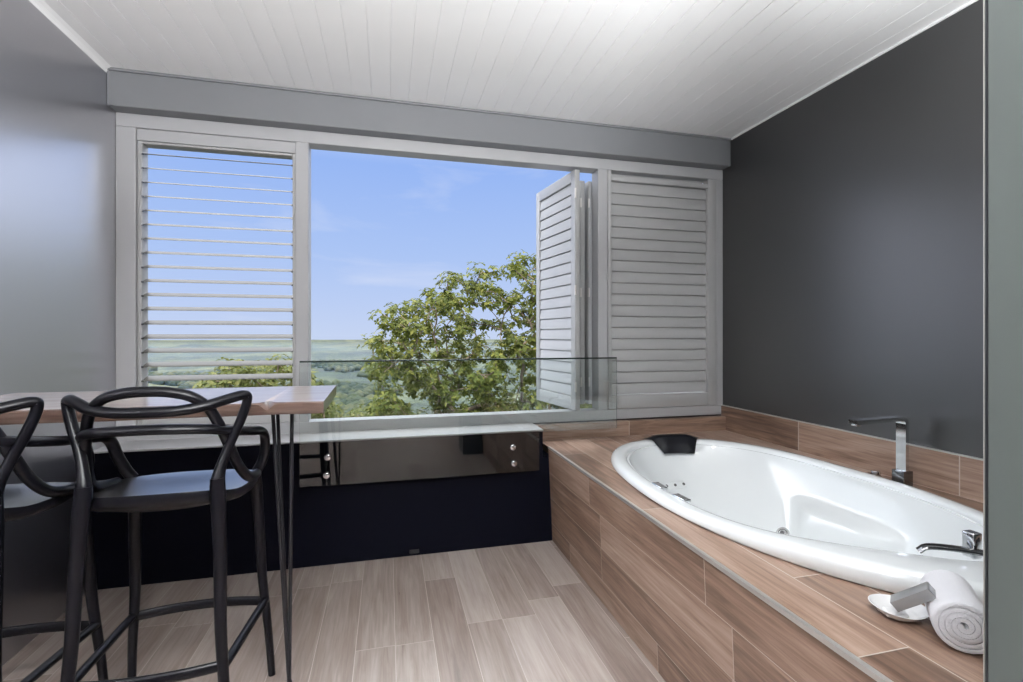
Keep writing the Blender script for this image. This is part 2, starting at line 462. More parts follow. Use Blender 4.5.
# ---------------------------------------------------------------- tiled bath surround
TCX, TCY, TA, TB = 1.55, 1.70, .545, .92
def outline(phi, d=0.0, grow=0.0):
    """bath outline, inset d metres; squarer towards the far wall"""
    c, s = math.cos(phi), math.sin(phi)
    n = 2.0 + .55 * sstep(-.2, .9, c) * sstep(-.6, .5, s) + .25 * sstep(.1, .9, s)
    a, b = TA - d, TB - d
    r = (abs(c / a) ** n + abs(s / b) ** n) ** (-1 / n)
    return TCX + r * c, TCY + r * s
Y0D, Y1D = .47, 2.88
t = thing('bath_surround', 'raised bath platform clad in brown wood-look planks', 'platform', (1.55, 1.65, 0))
bm = nb()
N = 96
hole_t = []; hole_b = []; rect = []
for k in range(N):
    ph = 2 * PI * k / N
    hx, hy = outline(ph, .035)
    hole_t.append(bm.verts.new((hx, hy, DZ))); hole_b.append(bm.verts.new((hx, hy, DZ - .03)))
    dx, dy = math.cos(ph), math.sin(ph)
    sc = min(((XR - .004 - TCX) / dx if dx > 1e-9 else (DX - TCX) / dx if dx < -1e-9 else 1e9), ((Y1D - TCY) / dy if dy > 1e-9 else (Y0D - TCY) / dy if dy < -1e-9 else 1e9))
    rect.append(Vector((TCX + dx * sc, TCY + dy * sc, DZ)))
# snap the nearest sample to each corner
for cx, cy in ((DX, Y0D), (DX, Y1D), (XR - .004, Y0D), (XR - .004, Y1D)):
    i = min(range(N), key=lambda q: (rect[q] - Vector((cx, cy, DZ))).length)
    rect[i] = Vector((cx, cy, DZ))
rt = [bm.verts.new(p) for p in rect]
for k in range(N):
    j = (k + 1) % N
    f = bm.faces.new((hole_t[k], hole_t[j], rt[j], rt[k])); f.material_index = 0
    f = bm.faces.new((hole_b[k], hole_b[j], hole_t[j], hole_t[k])); f.material_index = 0
part('deck_top', bm, M['decktop'], t, smooth=False)
bm = nb()
# front face leans out a little at the top, as in the photograph
pr = [(.932, .001), (1.02, .001), (1.00, DZ - .001), (DX + .001, DZ - .001)]
extrude_profile(bm, pr, 'Y', Y0D, YLOW - .001)
part('front_face', bm, M['deckface'], t, smooth=False)
bm = nb(); extrude_profile(bm, [(DX - .002, DZ - .010), (DX + .011, DZ - .010), (DX + .011, DZ + .0025), (DX - .002, DZ + .0025)], 'Y', Y0D, YLOW - .001)
part('edge_trim', bm, M['steel'], t, smooth=False)
bm = nb(); box(bm, XR - .014, XR, .47, Y1D + .05, DZ - .02, .712); o = struct('baseboard_right', bm, M['upstandR'], 'brown plank upstand along the wall behind the bath')
bm = nb(); box(bm, XR - .017, XR, .47, Y1D + .05, .712, .7165); struct('trim_4', bm, M['steel'])
bm = nb(); box(bm, DX - .028, XR - .014, Y1D, YW - .021, DZ - .1, .642); struct('baseboard_front', bm, M['upstandB'], 'brown plank upstand under the closed shutter')
bm = nb(); box(bm, XL, XL + .012, YB, YLOW, 0, .004); bm.free()

# ---------------------------------------------------------------- bathtub
t = thing('bathtub', 'oval white spa bathtub set into the plank platform', 'bathtub', (TCX, TCY, DZ))
bm = nb()
NR = 144
RIM = .036
def rimz(ph):
    return RIM + .026 * math.exp(-((ph - R(248)) / R(26)) ** 2)
def lipin(ph):
    e = math.exp(-((ph - R(266)) / R(24)) ** 2)
    f = math.exp(-((ph - R(90)) / R(30)) ** 2)
    return .072 + .115 * e + .02 * f
def arm(ph):
    w = 0
    for c0, wd in ((R(2), R(30)), (R(178), R(30))):
        d = (ph - c0 + PI) % (2 * PI) - PI
        w += math.exp(-abs(d / wd) ** 7)
    return w
def ring(fn):
    out = []
    for k in range(NR):
        ph = 2 * PI * k / NR
        d, z = fn(ph)
        x_, y_ = outline(ph, d)
        out.append(bm.verts.new((x_, y_, z)))
    return out
rings = []
rings.append(ring(lambda p: (.004, DZ + .0006)))
rings.append(ring(lambda p: (-.004, DZ + .006)))
for a in (0, 22, 45, 68, 90):
    ca, sa = math.cos(R(a)), math.sin(R(a))
    rings.append(ring(lambda p, ca=ca, sa=sa: (.034 * (1 - ca) - .004, DZ + rimz(p) - .028 + .028 * sa)))
rings.append(ring(lambda p: (lipin(p) * .6, DZ + rimz(p) + .001)))
for a in (0, 25, 50, 75, 90):
    ca, sa = math.cos(R(a)), math.sin(R(a))
    rings.append(ring(lambda p, ca=ca, sa=sa: (lipin(p) - .022 + .022 * sa, DZ + rimz(p) - .022 + .022 * ca)))
def inner(z):
    def fn(p):
        u = (DZ + RIM - .03 - z) / (DZ + RIM - .03 - .16)       # 0 lip .. 1 floor
        end = .5 + .5 * math.sin(p)                             # 1 at the far (head) end
        slope = .10 + .26 * end ** 2.5 + .05 * (1 - end)
        d = lipin(p) + .012 + slope * u ** 1.25
        d += .085 * arm(p) * sstep(.43, .385, z) * (1 - .55 * sstep(.36, .20, z))
        return (d, z)
    return fn
zs = [.565, .545, .52, .49, .465, .445, .43, .42, .41, .40, .39, .38, .36, .33, .30, .27, .24, .21, .19, .178]
for z in zs: rings.append(ring(inner(z)))
def flo(s, z):
    base = inner(.175)
    return lambda p: ((base(p)[0]) + s, z)
for s, z in ((.012, .168), (.03, .162), (.06, .160), (.14, .159)):
    rings.append(ring(flo(s, z)))
for a, b in zip(rings, rings[1:]):
    for k in range(NR):
        j = (k + 1) % NR
        bm.faces.new((a[k], a[j], b[j], b[k]))
bm.faces.new(rings[-1])
part('shell', bm, M['acrylic'], t, ang=60)
def rim_point(ph, d, dz=0):
    x_, y_ = outline(ph, d); return Vector((x_, y_, DZ + rimz(ph) + dz))
# headrest pillow draped over the far lip
bm = nb()
gx, gy = 14, 12
grid = []
for i in range(gx + 1):
    u = i / gx
    ph = R(97 - 23 * u) ; row = []
    for j in range(gy + 1):
        v = j / gy
        phj = R(85.5) + (ph - R(85.5)) * (1 - .42 * v)
        d = .026 + .118 * v
        lip = lipin(phj)
        z = DZ + rimz(phj) + .012
        over = max(0, d - lip + .012)
        z -= min(over * 1.05, .13) + .10 * max(0, over - .06)
        edge = min(u, 1 - u, v * 1.0, 1 - v)
        z += .022 * sstep(0, .22, edge) - .004
        x_, y_ = outline(phj, d)
        row.append(bm.verts.new((x_, y_, z)))
    grid.append(row)
for i in range(gx):
    for j in range(gy):
        bm.faces.new((grid[i][j], grid[i + 1][j], grid[i + 1][j + 1], grid[i][j + 1]))
bmesh.ops.solidify(bm, geom=bm.faces[:], thickness=.02)
part('headrest', bm, M['blackpad'], t, ang=60)['label'] = 'black padded headrest'
# flat controls on the rim, left side
def disc_control(ph, d, ln, wd, name, mat, dz=.0):
    p = rim_point(ph, d, dz); q = rim_point(ph + .04, d, dz)
    tan = (q - p).normalized(); b = nb()
    box(b, -ln / 2, ln / 2, -wd / 2, wd / 2, -.004, .007, .0028, 3)
    bmesh.ops.transform(b, matrix=Matrix.Translation(p) @ Matrix.Rotation(math.atan2(tan.y, tan.x), 4, 'Z'), verts=b.verts[:])
    return part(name, b, mat, t)
disc_control(R(171), .062, .075, .030, 'control_button', M['chrome'])
disc_control(R(189), .062, .075, .030, 'control_button', M['chrome'])
# jet plate with three nozzles on the head slope
def inner_pt(ph, z): 
    d, zz = inner(z)(ph); x_, y_ = outline(ph, d); return Vector((x_, y_, zz))
def inner_frame(ph, z):
    p = inner_pt(ph, z); e = (inner_pt(ph + .02, z) - inner_pt(ph - .02, z)).normalized()
    w = (inner_pt(ph, z + .012) - inner_pt(ph, z - .012)).normalized()
    n = e.cross(w).normalized()
    if n.z < 0: n = -n
    return p, e, w, n
p, e, w, n = inner_frame(R(92), .375)
b = nb(); box(b, -.085, .085, -.022, .022, -.004, .005, .004, 3)
MM = Matrix((( e.x, w.x, n.x, p.x), (e.y, w.y, n.y, p.y), (e.z, w.z, n.z, p.z), (0, 0, 0, 1)))
bmesh.ops.transform(b, matrix=MM, verts=b.verts[:])
jp = part('jet_plate', b, M['acrylic'], t)
for s in (-.055, 0, .055):
    b = nb(); lathe(b, [(.008, .004), (.008, .0068), (.004, .0062), (0, .005)], p + e * s, 14, n)
    obj('jet_nozzle', loc(b, t), M['jetgrey'], jp)
def jet(ph, z):
    p, e, w, n = inner_frame(ph, z); b = nb()
    lathe(b, [(.030, -.004), (.030, .003), (.027, .006), (.020, .006), (.017, .002), (.012, .002), (.012, .007), (0, .008)], p, 28, n)
    o = part('jet', b, M['chrome'], t)
    b = nb(); lathe(b, [(.009, .007), (.009, .0095), (0, .0095)], p, 16, n); obj('jet_nozzle', loc(b, t), M['jetgrey'], o)
jet(R(41), .26)
# grab handle on the near lip
b = nb(); ga = [Vector(q_) for q_ in ((1.440, 1.048, .596), (1.456, 1.034, .612), (1.50, .998, .617), (1.56, .948, .616), (1.63, .905, .618), (1.70, .88, .614), (1.72, .875, .596))]
sweep(b, catmull(ga, 8), lambda s: (.015, .0075), up=(0, 0, 1), seg=12)
gh = part('grab_handle', b, M['chrome_dark'], t)
b = nb(); q = Vector((1.556, .992, .590))
box(b, q.x - .016, q.x + .016, q.y - .016, q.y + .016, q.z, q.z + .070, .005, 3)
part('overflow_knob', b, M['chrome'], t)

# ---------------------------------------------------------------- bath tap
TX, TY = 2.150, 1.63
t = thing('bath_faucet', 'tall square chrome tap standing behind the far rim of the bath', 'faucet', (TX, TY, DZ))
b = nb(); box(b, TX - .026, TX + .026, TY - .026, TY + .026, DZ + .0005, DZ + .068, .002); part('base', b, M['chrome_dark'], t)
b = nb(); r = .022
path = [Vector((TX, TY, DZ + .068)), Vector((TX, TY, .842 - r))]
for a in (0, 30, 60, 90): path.append(Vector((TX - r + r * math.cos(R(a)), TY, .842 - r + r * math.sin(R(a)))))
path.append(Vector((TX - .265, TY, .836)))
def rect_sweep(b, path, hw, ht):
    rings = []
    for i, p in enumerate(path):
        tt = (path[min(i + 1, len(path) - 1)] - path[max(i - 1, 0)]).normalized()
        s = Vector((0, 1, 0)); u = tt.cross(s).normalized()
        rings.append([b.verts.new(p + s * a * hw + u * c * ht) for a, c in ((-1, -1), (1, -1), (1, 1), (-1, 1))])
    for A, B in zip(rings, rings[1:]):
        for k in range(4): b.faces.new((A[k], A[(k + 1) % 4], B[(k + 1) % 4], B[k]))
    b.faces.new(rings[0][::-1]); b.faces.new(rings[-1])
rect_sweep(b, path, .021, .0085)
part('spout', b, M['chrome'], t, smooth=False)
b = nb(); box(b, TX - .262, TX - .238, TY - .014, TY + .014, .820, .829, .002); part('aerator', b, M['chrome'], t)

t = thing('mixer_control', 'small round chrome mixer knob on the platform beside the bath tap', 'tap', (2.145, 1.745, DZ))
b = nb(); lathe(b, [(0, 0), (.030, 0), (.030, .006), (.026, .010), (0, .010)], (0, 0, .0005), 28); obj('cover_plate', b, M['chrome'], t)
b = nb(); lathe(b, [(0, .010), (.019, .010), (.020, .014), (.019, .032), (.016, .035), (0, .035)], (0, 0, .0005), 24); obj('knob', b, M['chrome'], t)
b = nb(); box(b, -.060, -.010, -.004, .004, .024, .030, .0015); obj('lever', b, M['chrome'], t)

# ---------------------------------------------------------------- towel, dish and soap box
a0, a1 = Vector((1.134, .736, .55)), Vector((1.259, .852, .55))
ax = (a1 - a0).normalized(); side = Vector((ax.y, -ax.x, 0)); TR = .056
t = thing('rolled_towel', 'rolled white towel lying on the plank surround by the bath', 'towel', (a0 + a1) / 2)
L = (a1 - a0).length
b = nb()
# spiral sheet: a roll that shows its turns at the end
turns, thick = 4.6, .0098
prof_o = []
n = 120
def roll(tn, off): 
    rr = .010 + (TR - .010) * tn / turns
    rr += off
    a = 2 * PI * tn + 2.4
    return (rr * math.cos(a), rr * math.sin(a))
op = [roll(turns * i / n, 0) for i in range(n + 1)]
ip = [roll(turns * i / n, -thick * .93) if True else None for i in range(n + 1)]
ip = [((max(.002, math.hypot(*roll(turns * i / n, 0)) - thick * 1.0)) * math.cos(2 * PI * turns * i / n + 2.4), (max(.002, math.hypot(*roll(turns * i / n, 0)) - thick * 1.0)) * math.sin(2 * PI * turns * i / n + 2.4)) for i in range(n + 1)]
def place(p, s, bulge=0):
    c = a0 + ax * (L * s)
    return c + side * p[0] + Vector((0, 0, TR + p[1] + .001))
secs = [0, .02, .1, .3, .5, .7, .9, .98, 1]
def ring_at(s):
    k = 1 - (.06 if s in (0, 1) else .015 if s in (.02, .98) else 0)
    return ([b.verts.new(place((x_ * k, y_ * k), s)) for x_, y_ in op], [b.verts.new(place((x_, y_), s)) for x_, y_ in ip])
RS = [ring_at(s) for s in secs]
for (o1, i1), (o2, i2) in zip(RS, RS[1:]):
    for k in range(n):
        b.faces.new((o1[k], o1[k + 1], o2[k + 1], o2[k]))
        b.faces.new((i1[k], i2[k], i2[k + 1], i1[k + 1]))
    b.faces.new((o1[n], i1[n], i2[n], o2[n])); b.faces.new((o1[0], o2[0], i2[0], i1[0]))
for (o1, i1) in (RS[0], RS[-1]):
    for k in range(n): b.faces.new((o1[k], i1[k], i1[k + 1], o1[k + 1]))
obj('towel_roll', loc(b, t), M['towel'], t, ang=70)

dc = Vector((1.146, .878, DZ))
t = thing('soap_dish', 'small oval white dish beside the rolled towel', 'dish', dc, R(-32))
b = nb(); n = 40
prof = [(0, .0008), (.026, .0008), (.034, .002), (.050, .011), (.060, .020), (.0625, .0215), (.060, .0222), (.048, .0135), (.032, .006), (0, .0055)]
lathe(b, prof, (0, 0, 0), n)
for v in b.verts: v.co.y *= .86; v.co.x *= .92; v.co.z += .06 * abs(v.co.x) ** 1.5 * 4 * (v.co.z / .022) if v.co.z > .004 else 0
obj('dish_bowl', b, M['ceramic'], t, ang=50)
t = thing('soap_box', 'small silver grey carton leaning across the white dish onto the towel', 'box', Vector((1.127, .832, .620)))
b = nb(); box(b, -.042, .042, -.018, .018, -.0115, .0115, .0012)
bmesh.ops.transform(b, matrix=Matrix.Rotation(R(-40), 4, 'Y') @ Matrix.Rotation(R(6), 4, 'X'), verts=b.verts[:])
t.rotation_euler = (0, 0, R(-58))
obj('carton', b, M['silver'], t)
b = nb(); box(b, .0422, .0427, -.016, .016, -.0095, .0095)
bmesh.ops.transform(b, matrix=Matrix.Rotation(R(-40), 4, 'Y') @ Matrix.Rotation(R(6), 4, 'X'), verts=b.verts[:])
obj('end_flap', b, M['chrome_dark'], t)
b = nb(); box(b, -.022, .022, -.015, .015, 0, .013, .005, 3)
bmesh.ops.transform(b, matrix=Matrix.Translation(dc + Vector((-.022, -.010, .0085))) @ Matrix.Rotation(R(-30), 4, 'Z'), verts=b.verts[:])
tag(obj('soap_bar', b, M['paperwrap']), 'white wrapped soap lying in the dish under the silver carton', 'soap')

# ---------------------------------------------------------------- door jamb at the right edge
X0 = .7275
bm = nb(); box(bm, X0, XR, .16, .45, 0, CE, .0); struct('door_1', bm, M['jamb'], 'grey green painted jamb at the right edge of the view')
bm = nb(); box(bm, X0 - .0006, X0 + .002, .4502, .4512, 0, CE); struct('trim_5', bm, M['steel'])
bm = nb(); box(bm, X0 - .0012, X0 - .0002, .4462, .4480, 0, CE); struct('trim_6', bm, M['blackmetal'])

# ---------------------------------------------------------------- bar table
TZ, TT = .983, .040
t = thing('bar_table', 'polished timber slab bar table with black hairpin leg at the left wall', 'table', (-.75, 1.96, 0))
ya, yb = 1.705, 2.232
bm = nb()
nx = 140
def front(s):   # live edge of the slab, slight wander
    return ya + .004 * math.sin(s * 9 + 1) + .003 * math.sin(s * 23)
def back(s): return yb + .005 * math.sin(s * 7 + 2)
tops = []
for i in range(nx + 1):
    s = i / nx
    xf = XL + .002 + (-.2055 - XL) * s; xb = XL + .002 + (-.2175 - XL) * s
    yf, yk = front(s), back(s)
    ch = .004; nt_ = .036 * math.exp(-((s - .850) / .015) ** 2)
    tops.append([bm.verts.new(c) for c in ((xf, yf + ch + nt_, TZ), (xb, yk - ch, TZ), (xb, yk, TZ - ch), (xb, yk, TZ - TT + ch), (xb, yk - ch, TZ - TT), (xf, yf + ch + .003, TZ - TT), (xf, yf + .003, TZ - TT + ch), (xf, yf, TZ - ch - nt_ * .55))])
for a, c in zip(tops, tops[1:]):
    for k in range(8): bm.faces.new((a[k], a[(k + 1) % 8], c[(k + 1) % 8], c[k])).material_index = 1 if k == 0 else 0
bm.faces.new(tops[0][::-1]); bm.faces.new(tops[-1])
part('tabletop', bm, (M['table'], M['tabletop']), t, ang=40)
UZ = TZ - TT
foot = Vector((ray(289.3, 1.785), 1.785, .008))
lg = thing('leg', '', '', (0, 0, 0)); del lg['label']; del lg['category']
bpy.data.objects.remove(lg)
bm = nb()
tops3 = [at(272.8, 414, 1.80), at(277.4, 414, 1.90), at(292.0, 414, 1.80)]
for p in tops3:
    p.z = UZ - .002
for p in (tops3[0], tops3[2]):
    sweep(bm, catmull([p, p * .5 + foot * .5, foot + (p - foot) * .03], 6), .0062, seg=10)
p = tops3[1]; sweep(bm, catmull([p, p * .5 + foot * .5, foot + (p - foot) * .04], 6), .0062, seg=10)
lathe(bm, [(0, -.0075), (.009, -.0075), (.0105, 0), (.009, .022), (.006, .03), (0, .03)], foot, 14)
part('hairpin_leg', bm, M['blackmetal'], t)
bm = nb(); c = (tops3[0] + tops3[1] + tops3[2]) / 3; box(bm, c.x - .07, c.x + .06, 1.76, 1.93, UZ - .0045, UZ - .0003, .001); part('mounting_plate', bm, M['blackmetal'], t)
bm = nb(); box(bm, XL + .002, XL + .032, 1.78, 2.20, UZ - .06, UZ - .0005, .003); part('wall_cleat', bm, M['blackmetal'], t)

# ---------------------------------------------------------------- bar stools
def make_stool(label, loc_):
    t = thing('bar_stool', label, 'stool', loc_, 0, 'black bar stools at the table')
    mat = M['stool']
    # seat: shallow moulded shell
    bm = nb(); SZ = .752
    def so(ph, k):
        n = 2.9; c, s = math.cos(ph), math.sin(ph)
        a = .204 - .026 * max(0, -s); b_ = .185
        r = (abs(c / a) ** n + abs(s / b_) ** n) ** (-1 / n) * k
        return r * c, .01 + r * s
    def sz(x_, y_, k):
        return SZ - .014 * (1 - k ** 2) + .030 * sstep(-.06, -.20, y_) * k ** 2 - .008 * sstep(.10, .20, y_) * k ** 4
    n = 56; R1 = []
    for k in (.15, .4, .65, .85, .95, 1.0):
        rg = []
        for i in range(n):
            x_, y_ = so(2 * PI * i / n, k); rg.append(bm.verts.new((x_, y_, sz(x_, y_, k))))
        R1.append(rg)
    for k, dz in ((1.012, .006), (1.012, .022), (.985, .030), (.9, .032), (.6, .034), (.2, .036)):
        rg = []
        for i in range(n):
            x_, y_ = so(2 * PI * i / n, k); x1, y1 = so(2 * PI * i / n, min(k, 1)); rg.append(bm.verts.new((x_, y_, sz(x1, y1, min(k, 1)) - dz)))
        R1.append(rg)
    for a, c in zip(R1, R1[1:]):
        for i in range(n):
            f = bm.faces.new((a[i], a[(i + 1) % n], c[(i + 1) % n], c[i])); f.material_index = 0 if a in R1[:5] else 1
    bm.faces.new(R1[0]); bm.faces.new(R1[-1]).material_index = 1
    obj('seat', bm, (M['stoolseat'], mat), t, ang=50)
    # legs
    legs = {}
    for sx in (1, -1):
        f0, f1 = Vector((sx * .174, .165, .738)), Vector((sx * .214, .228, 0))
        r0, r1 = Vector((sx * .156, -.150, .806)), Vector((sx * .194, -.196, 0))
        legs[sx] = (f0, f1, r0, r1)
        for p0, p1, ra in ((f0, f1, .0185), (r0, r1, .0185)):
            b = nb(); mid = p0.lerp(p1, .5) - Vector((sx * .004, 0, 0))
            pts = catmull([p0, p0.lerp(p1, .25), mid, p0.lerp(p1, .75), p1], 5)
            sweep(b, pts, lambda s, ra=ra: ((ra * (1 - .36 * s)) * (1 + .10 * math.exp(-((s - .09) / .06) ** 2)),) * 2, up=(0, 1, 0), seg=14)
            obj('leg', b, mat, t)
    # gussets of seat into rear legs
    # footrest bars
    def onleg(a, b_, z): return a.lerp(b_, (a.z - z) / (a.z - b_.z))
    def bar(p, q, bow, rr, name='footrest'):
        b = nb(); m_ = (p + q) / 2 + Vector(bow)
        sweep(b, catmull([p, p.lerp(q, .25) + Vector(bow) * .75, m_, p.lerp(q, .75) + Vector(bow) * .75, q], 6), rr, up=(0, 0, 1), seg=12)
        obj(name, b, mat, t)
    for sx in (1, -1):
        f0, f1, r0, r1 = legs[sx]
        bar(onleg(f0, f1, .280), onleg(r0, r1, .300), (0, 0, 0), (.0125, .0125))
    bar(onleg(legs[-1][0], legs[-1][1], .275), onleg(legs[1][0], legs[1][1], .275), (0, .030, 0), (.009, .016))
    bar(onleg(legs[-1][2], legs[-1][3], .305), onleg(legs[1][2], legs[1][3], .305), (0, -.02, 0), (.009, .015))
    # three interlaced back loops
    def loop(half, rr, name, center=True):
        pts = [Vector((-x_, y_, z_)) for x_, y_, z_ in half[::-1]] + [Vector(p) for p in half[(1 if half[0][0] == 0 else 0):]]
        b = nb(); sweep(b, catmull(pts, 9), rr, seg=12, up=None); obj(name, b, mat, t, ang=60)
    # ears: low in the middle, out to two points, folding down into the rear legs
    loop([(0, -.196, .999), (.07, -.192, 1.000), (.13, -.172, 1.008), (.180, -.135, 1.022), (.211, -.107, 1.028), (.218, -.100, 1.015), (.204, -.108, .960), (.180, -.122, .895), (.162, -.140, .835), (.156, -.150, .795), (.157, -.151, .76)],
         lambda s: (.0128 + .0062 * sstep(.37, .47, abs(s - .5)), .0150 + .0040 * sstep(.37, .47, abs(s - .5))), 'eared_back')
    # arch: tall round hoop running down to the seat sides
    loop([(0, -.186, 1.052), (.05, -.184, 1.049), (.10, -.176, 1.035), (.135, -.160, 1.003), (.155, -.140, .955), (.172, -.110, .890), (.185, -.075, .825), (.198, -.030, .778), (.202, .03, .757), (.196, .10, .747)],
         lambda s: (.0135, .0155), 'arched_back')
    # low wide loop that becomes the arms
    loop([(0, -.205, .955), (.07, -.198, .953), (.14, -.165, .944), (.184, -.095, .925), (.207, .00, .905), (.214, .07, .892), (.216, .112, .866), (.211, .138, .815), (.197, .155, .770), (.181, .162, .742)],
         lambda s: (.0130, .0165), 'armed_back')
    return t
s1 = make_stool('black bar stool with looped back, the fully visible one at the table', (-.611, 1.656, 0))
def copy_tree(o, parent=None):
    c = o.copy(); COL.objects.link(c)
    if parent is not None: c.parent = parent
    for ch in list(o.children): copy_tree(ch, c)
    return c
s2 = copy_tree(s1); s2.location.x -= .486; s2.location.y -= .028
s2['label'] = 'black bar stool with looped back, cut off by the left wall'

# ---------------------------------------------------------------- outdoors
def leaf_mesh(bm, c, ln, wd, d, up):
    d = d.normalized(); s = d.cross(up)
    if s.length < 1e-3: s = d.cross(Vector((1, 0, 0)))
    s.normalize(); u = s.cross(d)
    a = bm.verts.new(c); m1 = bm.verts.new(c + d * ln * .5 + s * wd * .5 + u * ln * .08); m2 = bm.verts.new(c + d * ln * .5 - s * wd * .5 + u * ln * .08)
    m0 = bm.verts.new(c + d * ln * .5); e = bm.verts.new(c + d * ln - u * ln * .12)
    bm.faces.new((a, m1, m0)); bm.faces.new((m1, e, m0)); bm.faces.new((a, m0, m2)); bm.faces.new((m0, e, m2))
def tree(name, label, cat, base, clusters, leafmat, nleaf, ln, rad, trunk_r, rng, whorl=5):
    t = thing(name, label, cat, base)
    root = Vector(base)
    # skeleton: every cluster hangs on the nearest node nearer to the root
    nodes = [root] ; par = [-1]
    top = root + Vector((0, 0, max(.3, (sum((c for c in clusters), Vector()) / len(clusters) - root).z * .45)))
    ctr = sum((c for c in clusters), Vector()) / len(clusters)
    top = root.lerp(ctr, .5)
    for i in range(1, 6): nodes.append(root.lerp(top, i / 5) + Vector((.05 * math.sin(i * 2.), .05 * math.cos(i * 1.7), 0))); par.append(len(nodes) - 2)
    for c in sorted(clusters, key=lambda q: (q - top).length):
        best, bd = 5, 1e9
        for i in range(3, len(nodes)):
            dd = (nodes[i] - c).length + .25 * (nodes[i] - top).length
            if dd < bd: bd, best = dd, i
        a = nodes[best]; m_ = a.lerp(c, .5) + Vector((rng.uniform(-.1, .1), rng.uniform(-.1, .1), rng.uniform(-.02, .12))) * min(1, (a - c).length)
        nodes.append(m_); par.append(best); nodes.append(c); par.append(len(nodes) - 2)
    cnt = [0] * len(nodes)
    kids = set(par)
    for i in range(len(nodes) - 1, 0, -1):
        if i not in kids: cnt[i] = max(cnt[i], 1)
        cnt[par[i]] += cnt[i]
    rr = lambda i: trunk_r * (max(1, cnt[i]) / max(1, cnt[0])) ** .46
    tb, bb = nb(), nb()
    for i in range(1, len(nodes)):
        a, c = nodes[par[i]], nodes[i]
        ra, rc = rr(par[i]) if par[i] > 5 or i <= 5 else rr(i), rr(i)
        sweep(tb if i <= 5 else bb, [a, c], lambda s, ra=ra, rc=rc: (ra + (rc - ra) * s,) * 2, seg=6)
    obj('trunk', loc(tb, t), M['bark'], t); obj('branches', loc(bb, t), M['bark'], t)
    lb = nb()
    for c in clusters:
        k = nleaf if not callable(nleaf) else nleaf(c)
        R0 = rad * rng.uniform(.7, 1.25)
        q = 0
        while q < k:
            v = Vector((rng.gauss(0, 1), rng.gauss(0, 1), rng.gauss(0, .75))); v.normalize()
            tip = c + v * R0 * rng.random() ** .45
            axis = (v * .7 + Vector((0, 0, .7))).normalized()
            s = axis.cross(Vector((.3, 1, .1))).normalized(); s2_ = axis.cross(s)
            a0_ = rng.random() * 6.28
            for w_ in range(whorl):
                a_ = a0_ + 6.283 * w_ / whorl + rng.uniform(-.3, .3)
                d = s * math.cos(a_) + s2_ * math.sin(a_) + axis * rng.uniform(-.35, .5)
                leaf_mesh(lb, tip, ln * rng.uniform(.65, 1.2), ln * rng.uniform(.48, .66), d, axis)
                q += 1
    o = obj('foliage', loc(lb, t), leafmat, t, smooth=False)
    o['kind'] = 'stuff'
    return t
rng = random.Random(5)
TOPL = [(362, 352), (368, 330), (378, 312), (388, 303), (400, 298), (415, 296), (430, 288), (445, 276), (460, 271), (475, 266), (488, 258), (500, 255), (515, 258), (530, 253), (545, 246), (570, 240), (610, 240), (650, 255), (690, 285), (720, 330)]
def topy(x):
    for (xa, ya_), (xb, yb_) in zip(TOPL, TOPL[1:]):
        if xa <= x <= xb: return ya_ + (yb_ - ya_) * (x - xa) / (xb - xa)
    return 400
cl = []
tries = 0
while len(cl) < 760 and tries < 40000:
    tries += 1
    x_ = rng.uniform(370, 715); y_ = rng.uniform(232, 470)
    tp = topy(x_) + 3
    if y_ < tp: continue
    Yd = rng.uniform(8.2, 11.4)
    edge = (y_ - tp)
    # open, airy upper crown and dense skirt
    dens = .80 + .20 * sstep(330, 372, y_)
    if edge < 14: dens = max(dens, .8)
    hole = noise.noise(Vector((x_ * .028, y_ * .034, 3.1)))
    if y_ < 350 and hole > .42 and edge > 12: continue
    if rng.random() > dens: continue
    c = at(x_, y_, Yd)
    if any((c - q).length < .15 for q in cl): continue
    cl.append(c)
tree('broadleaf_tree', 'large leafy tree close outside the window opening', 'tree', (2.9, 9.9, -4.2), cl, M['leaf'], 66, .098, .23, .11, rng)
# lower shrubs on the slope, seen through the louvers and beside the table corner
def shrub(label, xs, ys, Yr, n, base, ln, seed, mat=M['leaf2'], nleaf=50, rad=.25):
    r2 = random.Random(seed); cs = []
    for i in range(n * 40):
        if len(cs) >= n: break
        u = r2.uniform(-1, 1); x_ = (xs[0] + xs[1]) / 2 + u * (xs[1] - xs[0]) / 2
        topv = ys[0] + (ys[1] - ys[0]) * (abs(u) ** 2.2) * .8
        y_ = r2.uniform(topv, ys[1] + 30)
        c = at(x_, y_, r2.uniform(*Yr))
        if any((c - q).length < rad * .7 for q in cs): continue
        cs.append(c)
    tree('garden_shrub', label, 'shrub', base, cs, mat, nleaf, ln, rad, .07, r2, 4)
pb = at(262, 395, 11.0)
shrub('yellow green shrub seen through the lowest open louver blades', (196, 330), (362, 396), (10.2, 11.8), 80, (pb.x, 11.0, -4.6), .12, 21)
pb = at(335, 420, 13.0)
shrub('low bush below the table corner in the view', (300, 372), (409, 424), (12.4, 13.6), 50, (pb.x, 13.0, -5.2), .12, 33)
pb = at(384, 405, 40.0)
shrub('grey green bush beyond the meadow, left of the big tree', (366, 402), (393, 424), (38, 42), 60, (pb.x, 40.0, -13.0), .24, 34, M['leaf'], 44, .55)

